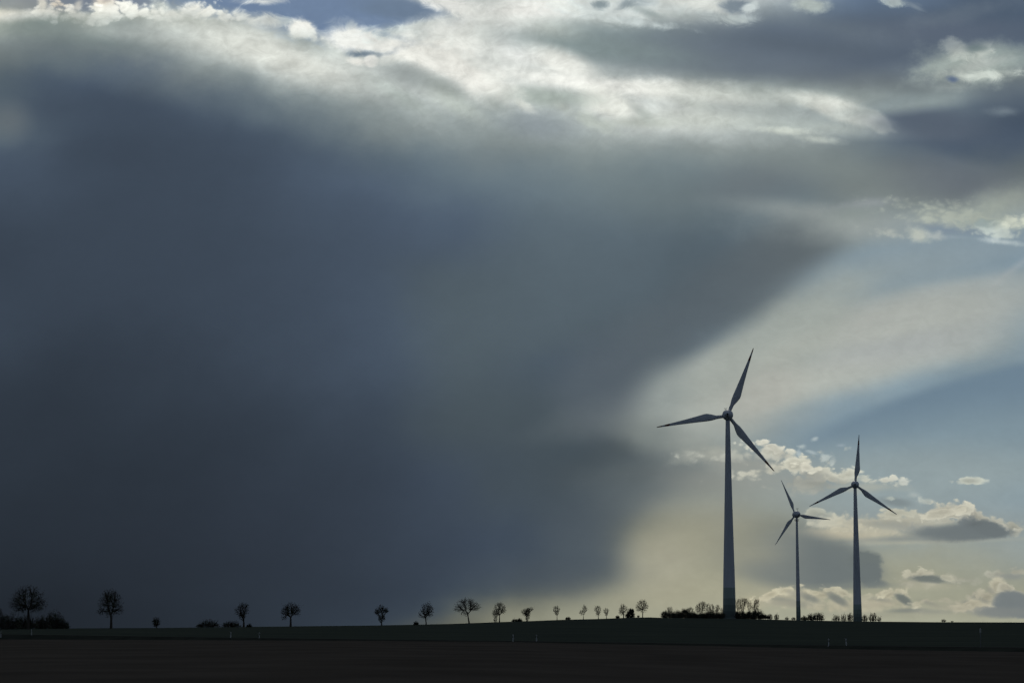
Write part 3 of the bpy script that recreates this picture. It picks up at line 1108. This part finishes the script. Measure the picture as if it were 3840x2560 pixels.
turbine('largest and leftmost wind turbine, pale grey with dark-banded blade tips and green-ringed foot',
        1286, (2728.8, 1555.5), 2735.5,
        [(2330, 51), (2310, 49.5), (2160, 43.2), (1980, 34), (1800, 25.5), (1577, 16.2), (1566, 16)],
        20.7, 272, (68.8, 188.9, -50.8), math.radians(-6), (2202, 2242, 2266, 2290), (12.5, 29, 3.4), True, None, (-8, 7),
        ((.815, .885), (.925, 1.01)))
turbine('smallest wind turbine, slim tower between the other two, railed platform ring under its head',
        1640, (2987.6, 1927.8), 2994.6,
        [(2330, 17.6), (2310, 17), (2160, 13.1), (2080, 11), (1951, 7.8), (1938, 7.6)],
        13.6, 139.5, (112.7, -7.3, 235.0), math.radians(12), (2252, 2275, 2292, 2306), (6, 14, 1.8), False, 1951.5, (2.6, 11), ())
turbine('rightmost wind turbine, mid-sized, standing among bare shrubs with one blade pointing straight up',
        1860, (3206.4, 1816.3), 3216.3,
        [(2335, 33.8), (2322, 33), (2160, 26.2), (1960, 17), (1831, 11.6), (1822, 11.3)],
        15.0, 190, (84.8, 204.8, -36.0), math.radians(-8), (2265, 2284, 2300, 2312), (8.5, 20, 2.4), True, None, (4.5, 3),
        ((.80, .88),))


# ------------------------------------------------------------------ bare trees
def spray(rnd, pts_env, n, shell=.35):
    """points inside a union of ellipsoids (cx, cz, rx, rz) with thickness like its width"""
    out = []
    wts = [e[2] * e[3] * (e[4] if len(e) > 4 else 1) for e in pts_env]
    tot = sum(wts)
    for e, w in zip(pts_env, wts):
        m = max(3, int(n * w / tot))
        for _ in range(m):
            while True:
                p = Vector((rnd.uniform(-1, 1), rnd.uniform(-1, 1), rnd.uniform(-1, 1)))
                if 1e-3 < p.length < 1:
                    break
            p = p.normalized() * (p.length ** shell) * rnd.uniform(.8, 1.16)
            out.append(Vector((e[0] + p.x * e[2], p.y * e[2] * .9, e[1] + p.z * e[3])))
    return out


def grow(mb, mt, rnd, base, d0, tips, r_tip, trunk_r, depth=0, limbs=None, bend=.12, up=.25):
    """split the tips into bundles and run a tapering, bent limb to each bundle"""
    n = len(tips)
    rad = min(trunk_r, r_tip * n ** .42 + r_tip * .3)
    cen = sum(tips, Vector()) / n
    if n <= 2:
        for t in tips:
            mid = base.lerp(t, .55) + Vector((rnd.gauss(0, 1), rnd.gauss(0, 1), rnd.gauss(0, 1))) * (t - base).length * bend
            mt.tube(base, mid, r_tip * 1.15, r_tip * .95, 3)
            mt.tube(mid, t, r_tip * .95, r_tip * .6, 3)
            ax = (t - mid)
            for q in range(3):
                k0 = mid.lerp(t, rnd.uniform(.1, 1))
                e = k0 + (ax.normalized() + Vector((rnd.gauss(0, .7), rnd.gauss(0, .7), rnd.gauss(.15, .6)))) * ax.length * rnd.uniform(.3, .65)
                mt.tube(k0, e, r_tip * .75, r_tip * .4, 3)
        return
    frac = .34 if depth else .30
    nd = base.lerp(cen, frac * rnd.uniform(.8, 1.2))
    nd = nd + Vector((rnd.gauss(0, 1), rnd.gauss(0, 1), rnd.gauss(0, .5))) * (nd - base).length * bend
    tgt = mb if rad > r_tip * 4.2 else mt
    mid = base.lerp(nd, .5) + d0 * (nd - base).length * .12
    r1 = max(rad * .9, r_tip)
    tgt.tube(base, mid, rad, (rad + r1) / 2, 6 if tgt is mb else 4)
    tgt.tube(mid, nd, (rad + r1) / 2, r1, 6 if tgt is mb else 4)
    dn = (nd - base).normalized()
    k = 3 if n > 12 and rnd.random() < .5 else 2
    seeds = rnd.sample(tips, k)
    for _ in range(3):
        gr = [[] for _ in range(k)]
        us = [(s - nd).normalized() for s in seeds]
        for t in tips:
            u = (t - nd).normalized()
            gr[max(range(k), key=lambda i: u.dot(us[i]) - .0015 * len(gr[i]))].append(t)
        seeds = [sum(x, Vector()) / len(x) if x else s for x, s in zip(gr, seeds)]
    gr = [x for x in gr if x]
    if len(gr) == 1:
        x = gr[0]; rnd.shuffle(x)
        gr = [x[:len(x) // 2], x[len(x) // 2:]]
    for x in gr:
        grow(mb, mt, rnd, nd, dn, x, r_tip, r1 * .95, depth + 1, None, bend)


def leaves(rnd, env, n, size):
    mb = MB()
    for p in spray(rnd, env, n, .55):
        a = Vector((rnd.gauss(0, 1), rnd.gauss(0, 1), rnd.gauss(0, 1))).normalized() * size * rnd.uniform(.5, 1.3)
        b = a.orthogonal().normalized() * size * rnd.uniform(.4, 1)
        k = len(mb.v)
        mb.v += [p - a * .5, p + b * .5, p + a * .6, p - b * .5]
        mb.f.append((k, k + 1, k + 2, k + 3))
    return mb


SEED = [11]


def tree(label, bx, Dm, env, n=150, trunk=None, ivy=None, ivn=500, rt=.028, lean=0, name='bare_tree', cat='tree',
         group='bare trees along the skyline', fork=None, bend=.12, shell=.62, stems=1):
    """env: ellipsoids in photo pixels (x, y, rx, ry[,weight]); trunk = (pixel width, photo row where it forks)"""
    SEED[0] += 7
    rnd = random.Random(SEED[0])
    mpp = Dm / F
    X0 = at(bx, 2330, Dm).x
    z0 = gz(X0, Dm)
    t = thing(name, label, cat, (X0, Dm, z0), 0, group)

    def cv(e):
        w = at(e[0], e[1], Dm)
        return [w.x - X0, w.z - z0, e[2] * mpp, e[3] * mpp] + list(e[4:])
    if trunk and not ivy:                                # lower limbs filling in towards the fork
        e0 = env[0]
        env = list(env) + [((bx + e0[0]) / 2, e0[1] + e0[3] * .95, e0[2] * .5, e0[3] * .65, .8)]
    en = [cv(e) for e in env]
    tips = spray(rnd, en, int(n * (2.6 if Dm > 1100 else 3.0)), shell)
    for p in tips:
        p.z = abs(p.z) if abs(p.z) > .25 else .25 + rnd.random() * .3
    mb, mt = MB(), MB()
    if not trunk:
        mb = mt
    if trunk:
        tw, ty = trunk
        zt = at(bx, ty, Dm).z - z0
        rr = tw * mpp / 2
        fx = lean * mpp
        # flared, slightly crooked trunk
        pts_ = [(Vector((0, 0, -.3)), rr * 1.5), (Vector((0, 0, .25)), rr * 1.12), (Vector((fx * .45, .03, zt * .5)), rr * .97),
                (Vector((fx, 0, zt)), rr * .88)]
        for (p, a), (q, b) in zip(pts_, pts_[1:]):
            mb.tube(p, q, a, b, 8)
        grow(mb, mt, rnd, pts_[-1][0], Vector((0, 0, 1)), tips, rt, rr * .85, bend=bend)
    else:
        rnd.shuffle(tips)
        tips.sort(key=lambda p: p.x)
        m = max(1, len(tips) // stems)
        for i in range(stems):
            tt = tips[i * m:(i + 1) * m] if i < stems - 1 else tips[i * m:]
            if not tt:
                continue
            cx = sum(p.x for p in tt) / len(tt)
            xs = cx * .75
            b0 = Vector((xs, rnd.uniform(-.3, .3), gz(X0 + xs, Dm) - z0 - .1))
            grow(mb, mt, rnd, b0, Vector((0, 0, 1)), tt, rt, rt * 4.5, bend=bend)
    if trunk and mb.f:
        mb.build('trunk', M_bark, t, True)
    mt.build('crown' if cat == 'tree' else 'branches', M_twig, t)
    if ivy:
        lv = leaves(rnd, [cv(e) for e in ivy], ivn, 3.2 * mpp if mpp > .1 else .3)
        zlow = -.05
        for v in lv.v:
            v.z = max(v.z, zlow)
        lv.build('ivy' if cat == 'tree' else 'foliage', M_leaf, t)
    return t


AV = 'bare roadside trees on the skyline'
tree('big round-crowned bare tree at the far left edge, tallest of all the trees', 106, 700,
     [(106, 2248, 66, 50), (70, 2262, 40, 36), (135, 2268, 42, 32), (104, 2215, 40, 22)], 420, (10, 2304),
     ivy=[(106, 2250, 48, 36), (75, 2280, 30, 16), (140, 2275, 26, 14)], ivn=900, rt=.023, group=AV)
tree('upright oval-crowned bare tree standing alone, second large tree from the left', 417, 765,
     [(414, 2262, 46, 54), (416, 2232, 30, 24), (378, 2292, 20, 14), (445, 2285, 20, 20)], 340, (9.5, 2322),
     ivy=[(414, 2268, 28, 36), (412, 2240, 18, 16)], ivn=650, rt=.023, group=AV)
tree('tiny round-headed bare tree on a short trunk, left part of the skyline', 587, 830,
     [(586, 2331, 17, 19)], 130, (4, 2347), ivy=[(585, 2333, 11, 13)], ivn=180, rt=.023, group=AV)
tree('vase-shaped bare tree rising from the end of a low mound of bushes', 914, 900,
     [(907, 2288, 28, 24), (912, 2270, 20, 12), (908, 2310, 16, 14)], 200, (7, 2330),
     ivy=[(910, 2300, 12, 18), (912, 2318, 7, 12)], ivn=220, rt=.023, group=AV)
tree('round bare tree with thick short trunk, just right of the low mound of bushes', 1090, 905,
     [(1092, 2280, 36, 22), (1070, 2296, 20, 18), (1112, 2290, 18, 20), (1066, 2318, 14, 8)], 260, (7.5, 2322),
     ivy=[(1088, 2290, 22, 18)], ivn=330, rt=.024, group=AV)
tree('small ragged tree with dense growth in two tiers round its trunk', 1431, 950,
     [(1430, 2284, 23, 14), (1412, 2292, 10, 10), (1448, 2287, 11, 10), (1432, 2318, 15, 14), (1430, 2272, 9, 10)], 190, (5, 2334),
     ivy=[(1415, 2293, 9, 8), (1446, 2290, 9, 8), (1430, 2290, 12, 12), (1428, 2318, 10, 17), (1438, 2312, 8, 8)], ivn=520, rt=.023, group=AV)
tree('narrow bare tree with forked trunk and tall oval crown, left of the widest crown', 1598, 955,
     [(1600, 2284, 24, 26), (1585, 2302, 18, 18), (1614, 2290, 14, 26)], 210, (5, 2333),
     ivy=[(1602, 2300, 8, 22)], ivn=110, rt=.024, group=AV)
tree('spreading bare tree with the widest umbrella crown, midway along the skyline', 1759, 1005,
     [(1752, 2268, 44, 24), (1722, 2280, 22, 16), (1782, 2276, 22, 17), (1738, 2300, 18, 9, .5), (1752, 2252, 28, 12)], 360, (5.5, 2316),
     lean=-3, ivy=[(1748, 2300, 10, 12), (1760, 2275, 24, 10)], ivn=200, rt=.024, group=AV)
tree('bare tree with an ivy-smothered stem hugging its left side', 1873, 1060,
     [(1874, 2278, 22, 20), (1858, 2296, 14, 16), (1888, 2286, 12, 16), (1874, 2264, 14, 9)], 210, (4.2, 2316),
     ivy=[(1857, 2302, 10, 14), (1858, 2322, 8, 11), (1872, 2290, 10, 14)], ivn=520, rt=.024, group=AV)
tree('leaning tree with ivy-thick trunk, crown blown to the right', 1976, 1090,
     [(1984, 2284, 18, 8), (1966, 2292, 14, 11), (1975, 2300, 16, 14), (1992, 2281, 10, 6)], 170, (5, 2322),
     ivy=[(1978, 2312, 8, 15), (1976, 2296, 9, 12), (1982, 2284, 9, 5)], ivn=420, rt=.023, group=AV)
YT = 'slim young bare trees on the crest'
tree('slim young bare tree with narrow vase crown, leftmost against the pale glow', 2089, 1130,
     [(2086, 2284, 14, 15), (2088, 2298, 9, 10)], 110, (2.6, 2312), rt=.033, group=YT)
tree('slim young bare tree, crown split in two plumes, right of a tiny lone bush', 2188, 1180,
     [(2193, 2282, 10, 15), (2179, 2296, 8, 12)], 100, (2.4, 2312), rt=.033, group=YT)
tree('bare young tree, taller and fuller one of a close pair on the crest', 2244, 1205,
     [(2241, 2284, 14, 15), (2243, 2300, 9, 11)], 120, (2.6, 2310), rt=.033, group=YT)
tree('bare young tree, shorter and slimmer one of a close pair on the crest', 2274.5, 1215,
     [(2273, 2290, 11, 12), (2274, 2301, 7, 9)], 90, (2.2, 2310), rt=.033, group=YT)
tree('bare tree with feathery side branches just left of the dark round bush', 2338.5, 1228,
     [(2337, 2283, 18, 17), (2336, 2272, 9, 11), (2330, 2296, 12, 9)], 170, (3.4, 2302), rt=.033, group=YT)
tree('round fan-shaped bare tree at the top of the rise, right of the dark round bush', 2410, 1236,
     [(2407, 2268, 25, 20), (2400, 2282, 20, 12), (2408, 2256, 16, 11), (2420, 2276, 12, 14)], 260, (3.2, 2297), rt=.033, group=YT)


def bush(label, x, Dm, env, n=110, ivn=400, group='bushes along the skyline', stems=3, rt=.026, dense=True, name='bush'):
    e2 = [(e[0], e[1] + e[3] * .45, e[2] * 1.1, e[3] * 1.58) for e in env]
    rb = random.Random(int(x * 7) + n)
    iv = []
    for e in env:                                       # lumpy, uneven dome of leaves and dead stalks
        for q in range(6):
            qx = -.75 + 1.5 * (q + rb.random()) / 6
            hh = e[3] * 2 * math.sqrt(max(.1, 1 - qx * qx * .8)) * rb.uniform(.6, .95)
            iv.append((e[0] + qx * e[2], e[1] + e[3] - hh * .45, e[2] * rb.uniform(.28, .42), hh * .56))
    return tree(label, x, Dm, e2, int(n * 1.5), None, ivy=iv if dense else None,
                ivn=int(ivn * 1.5), rt=rt, name=name, cat='bush', group=group, bend=.16, shell=1.15, stems=stems)


bush('dense dark bush at the left edge, left of the biggest tree', 30, 705, [(36, 2332, 44, 36), (-20, 2318, 50, 44)], 260, 2400)
bush('dense dark bush right behind the foot of the biggest tree', 95, 715, [(95, 2336, 46, 30)], 200, 1600)
bush('low dark bush between the biggest tree and the domed bush', 155, 722, [(155, 2336, 36, 28)], 160, 1200)
bush('tall domed bush, rightmost of the clump round the biggest tree', 212, 728, [(205, 2326, 38, 35), (238, 2342, 24, 18)], 230, 2000)
bush('broad low mound of bush, left half of the mound beside the vase-shaped tree', 785, 880,
     [(785, 2338, 38, 17), (750, 2344, 16, 9)], 170, 700)
bush('low mound of bush running up to the foot of the vase-shaped tree', 870, 885, [(868, 2340, 34, 14)], 140, 520)
bush('small dark knob of bush on the right of the vase-shaped tree', 934, 880, [(934, 2346, 11, 9)], 60, 220)
bush('small square-topped bush left of the narrow forked tree', 1560, 940, [(1560, 2336, 10, 9)], 60, 240)
bush('small bush on the crest, left one of two touching, left of the leaning tree', 1931, 1060, [(1931, 2324, 11, 6)], 60, 240)
bush('small rounder bush, right one of two touching, left of the leaning tree', 1949, 1062, [(1949, 2323.5, 10, 7.5)], 60, 260)
bush('tiny lone bush between the two first slim young trees', 2130, 1140, [(2130, 2316, 10, 6)], 60, 130)
bush('tiny bush just left of the tree with feathery side branches', 2316, 1222, [(2316, 2311, 8, 6)], 50, 130)
bush('big dark round bush tucked between two bare trees at the top of the rise', 2363, 1232,
     [(2363, 2299, 18, 16), (2367, 2287, 11, 9)], 180, 1300)
bush('tiny windblown sapling left of the fan-shaped tree', 2394, 1235, [(2394, 2308, 5, 4)], 24, 40, stems=1)

HG = 'hedge bushes around the tallest turbine'
hb = [  # x, ellipsoids, label
 (2508, [(2508, 2302, 25, 14)], 'dense rounded hedge bush at the left end of the thicket'),
 (2542, [(2542, 2304, 18, 13)], 'low hedge bush, second from the left end of the thicket'),
 (2570, [(2570, 2301, 18, 15), (2566, 2290, 9, 8)], 'taller hedge bush just left of the short spreading thicket tree'),
 (2602, [(2602, 2306, 20, 11)], 'hedge bush at the foot of the short spreading thicket tree'),
 (2640, [(2640, 2306, 20, 10)], 'hedge bush under the tallest thicket tree left of the big tower'),
 (2665, [(2665, 2303, 16, 14)], 'dark hedge bush midway between the tallest left thicket tree and the big tower'),
 (2697, [(2697, 2305, 19, 11)], 'hedge bush touching the left side of the big tower'),
 (2775, [(2775, 2303, 19, 14)], 'hedge bush touching the right side of the big tower'),
 (2808, [(2808, 2305, 19, 13)], 'hedge bush in the middle of the thicket right of the big tower'),
 (2843, [(2843, 2301, 19, 16)], 'large round hedge bush at the right end of the thicket'),
 (2870, [(2870, 2311, 14, 6)], 'lowest bush, tailing off the thicket on the right'),
]
for i, (x, e, lb) in enumerate(hb):
    e = [(a, b - 1, c * 1.25, d * 1.18) for a, b, c, d in e]
    bush(lb, x, 1262 + (i % 3) * 6, e, 260, 1100, group=HG)
TG = 'bare thicket trees beside the tallest turbine'
for x, D_, e, n, tk, ln, lb in [
 (2512, 1275, [(2512, 2281, 11, 10)], 40, (1.6, 2296), 0, 'wispy sapling poking out of the left end of the thicket'),
 (2586, 1276, [(2586, 2289, 15, 14), (2590, 2281, 9, 8)], 90, (2.4, 2303), 0, 'short spreading bare tree in the left half of the thicket'),
 (2630, 1276, [(2630, 2274, 19, 19), (2622, 2285, 12, 12), (2636, 2262, 10, 11)], 170, (3.2, 2302), 0, 'tallest bare tree of the thicket left of the big tower'),
 (2656, 1280, [(2655, 2278, 8, 17)], 60, (2, 2300), 0, 'thin upright bare tree right next to the tallest left thicket tree'),
 (2672, 1278, [(2669, 2277, 10, 16), (2676, 2284, 8, 9)], 80, (2.4, 2302), 0, 'bushy-topped bare tree in the thicket, third bare tree left of the big tower'),
 (2684, 1276, [(2692, 2277, 9, 13), (2688, 2290, 7, 9)], 80, (2.6, 2302), 3, 'bare tree leaning to the right toward the big tower'),
 (2707, 1280, [(2708, 2286, 7, 12)], 40, (1.6, 2302), 0, 'scrawny bare tree half hidden by the left edge of the big tower'),
 (2768, 1278, [(2769, 2263, 10, 21)], 90, (2.4, 2300), 0, 'upright bare tree closest to the right edge of the big tower'),
 (2782, 1276, [(2787, 2256, 15, 18), (2796, 2248, 8, 9), (2784, 2275, 10, 14)], 130, (3, 2296), 3, 'tallest bare tree of the thicket right of the big tower, arching right'),
 (2808, 1280, [(2811, 2270, 8, 20)], 80, (2.2, 2300), 1, 'slender bare tree between the arching tree and the twin-stemmed one'),
 (2828, 1276, [(2837, 2262, 9, 20), (2826, 2280, 8, 15), (2842, 2250, 5, 10)], 130, (2.6, 2302), 3, 'twin-stemmed bare tree near the right end of the thicket'),
]:
    e = [(a, b2 + 2, c * 1.25, d * 1.08) for a, b2, c, d in e] + [(x, 2300, 10, 9)]
    tree(lb, x, D_, e, int(n * 1.3), tk, lean=ln, rt=.042, group=TG)
SG = 'scattered shrubs on the crest'
for x, D_, e, n, dn, lb in [
 (2887, 1255, [(2887, 2310, 11, 10)], 70, 0, 'open leafless shrub just right of the thicket'),
 (2912, 1256, [(2912, 2310, 10, 10)], 70, 0, 'round leafless shrub midway between the thicket and the smallest turbine'),
 (2950, 1256, [(2951, 2317, 8, 5)], 40, 0, 'tiny arching shrub left of the smallest turbine'),
 (2975, 1258, [(2976, 2317.5, 9, 5.5)], 50, 0, 'tiny shrub touching the left side of the smallest turbine'),
 (3016, 1256, [(3016, 2316, 14, 9)], 90, 200, 'low dark shrub touching the right side of the smallest turbine'),
 (3041, 1258, [(3041, 2312, 15, 13)], 120, 260, 'spiky shrub second to the right of the smallest turbine'),
 (3070, 1256, [(3069, 2310, 22, 16)], 190, 300, 'big round leafless shrub right of the smallest turbine'),
 (3135, 1256, [(3136, 2315, 16, 11)], 90, 0, 'leafless shrub farthest left of the rightmost turbine'),
 (3165, 1258, [(3164, 2314, 12, 13)], 80, 0, 'leafless shrub second to the left of the rightmost turbine'),
 (3188, 1256, [(3188, 2311, 12, 15)], 100, 0, 'tallest shrub touching the left side of the rightmost turbine'),
 (3243, 1256, [(3243, 2315, 12, 12)], 90, 0, 'shrub touching the right side of the rightmost turbine'),
 (3274, 1258, [(3273, 2312, 16, 15)], 130, 0, 'fullest shrub right of the rightmost turbine'),
 (3297, 1256, [(3297, 2317, 9, 11)], 40, 0, 'thin wispy shrub at the end of the row right of the rightmost turbine'),
 (3538, 1256, [(3539, 2325.5, 10, 5.5)], 50, 0, 'tiny lone shrub on the bare right-hand horizon'),
 (3572, 1256, [(3571, 2329.5, 6, 2)], 20, 0, 'barely visible tuft at the far right of the horizon'),
]:
    bush(lb, x, D_, e, n, dn, group=SG, dense=dn > 0, stems=4 if n > 60 else 2, rt=.038, name='shrub')

# ------------------------------------------------------------------ roadside posts
M_white = vary(material('white_plastic', (.75, .75, .74), .5, .4), (.4, .4, .38), (.5, .5, .48), 4)
M_black = material('black_band', (.02, .02, .02), .5, .4)
M_refl = material('reflector', (.7, .7, .68), .15, .8)


def wedge(z0, z1, w, d, slant=0.0):
    v = []
    for z, s in ((z0, 0), (z1, 1)):
        for x, y in ((-w, -d * .6), (w, -d * .6), (w * .55, d), (-w * .55, d)):
            v.append(Vector((x, y, z - (slant * (y + d) / (2 * d) if s else 0))))
    return v, [(3, 2, 1, 0), (4, 5, 6, 7), (0, 1, 5, 4), (1, 2, 6, 5), (2, 3, 7, 6), (3, 0, 4, 7)]


def bend_post(v, tilt):
    return [Vector((p.x + tilt * p.z, p.y, p.z)) for p in v]


PG = 'white delineator posts along the road'
HS = 1.08
for px, Dm, lb, tilt in [
 (3, 483, 'white delineator post cut by the left edge of the picture', 0),
 (118, 480, 'white delineator post below the biggest tree at far left', 0),
 (865, 455, 'white delineator post, left one of the pair below the low mound of bushes', .03),
 (972, 461, 'white delineator post, right one of the pair below the low mound of bushes', 0),
 (1924, 417, 'white delineator post, left one of the pair near the middle of the road', 0),
 (2012, 423.5, 'white delineator post, right one of the pair near the middle of the road', 0),
 (3107, 385, 'white delineator post, left one of the pair in front of the rightmost turbines', .03),
 (3174, 391.5, 'white delineator post, right one of the pair in front of the rightmost turbines', -.09)]:
    x = at(px, 2400, Dm).x
    t = thing('delineator_post', lb, 'road post', (x, Dm, gz(x, Dm) - .02), 0, PG)
    v, f = wedge(0, .56 * HS, .075, .06); obj('body', bend_post(v, tilt), f, M_white, t)
    v, f = wedge(.56 * HS, .80 * HS, .076, .061); bd = obj('band', bend_post(v, tilt), f, M_black, t)
    v, f = wedge(.80 * HS, HS, .075, .06, .05); obj('cap', bend_post(v, tilt), f, M_white, t)
    mb = MB(); mb.box((tilt * .68, -.06 * .6 - .006, .68 * HS), (.025, .004, .08)); mb.build('reflector', M_refl, bd)

# slim pole with a plate seen edge-on, far right verge
x = at(3672, 2400, 372).x
t = thing('sign_pole', 'faint slim grey pole on the far right verge, its small plate seen edge-on', 'sign pole', (x, 371, gz(x, 371) - .05))
mb = MB(); mb.tube((0, 0, 0), (0, 0, 2.75), .038, .038, 10, True)
mb.build('pole', vary(material('galvanised_steel', (.12, .13, .135), .6, .4), (.10, .11, .115), (.15, .16, .165), 3), t)
mb = MB(); mb.box((0, -.05, 2.42), (.03, .3, .3)); mb.build('plate', M_white, t)
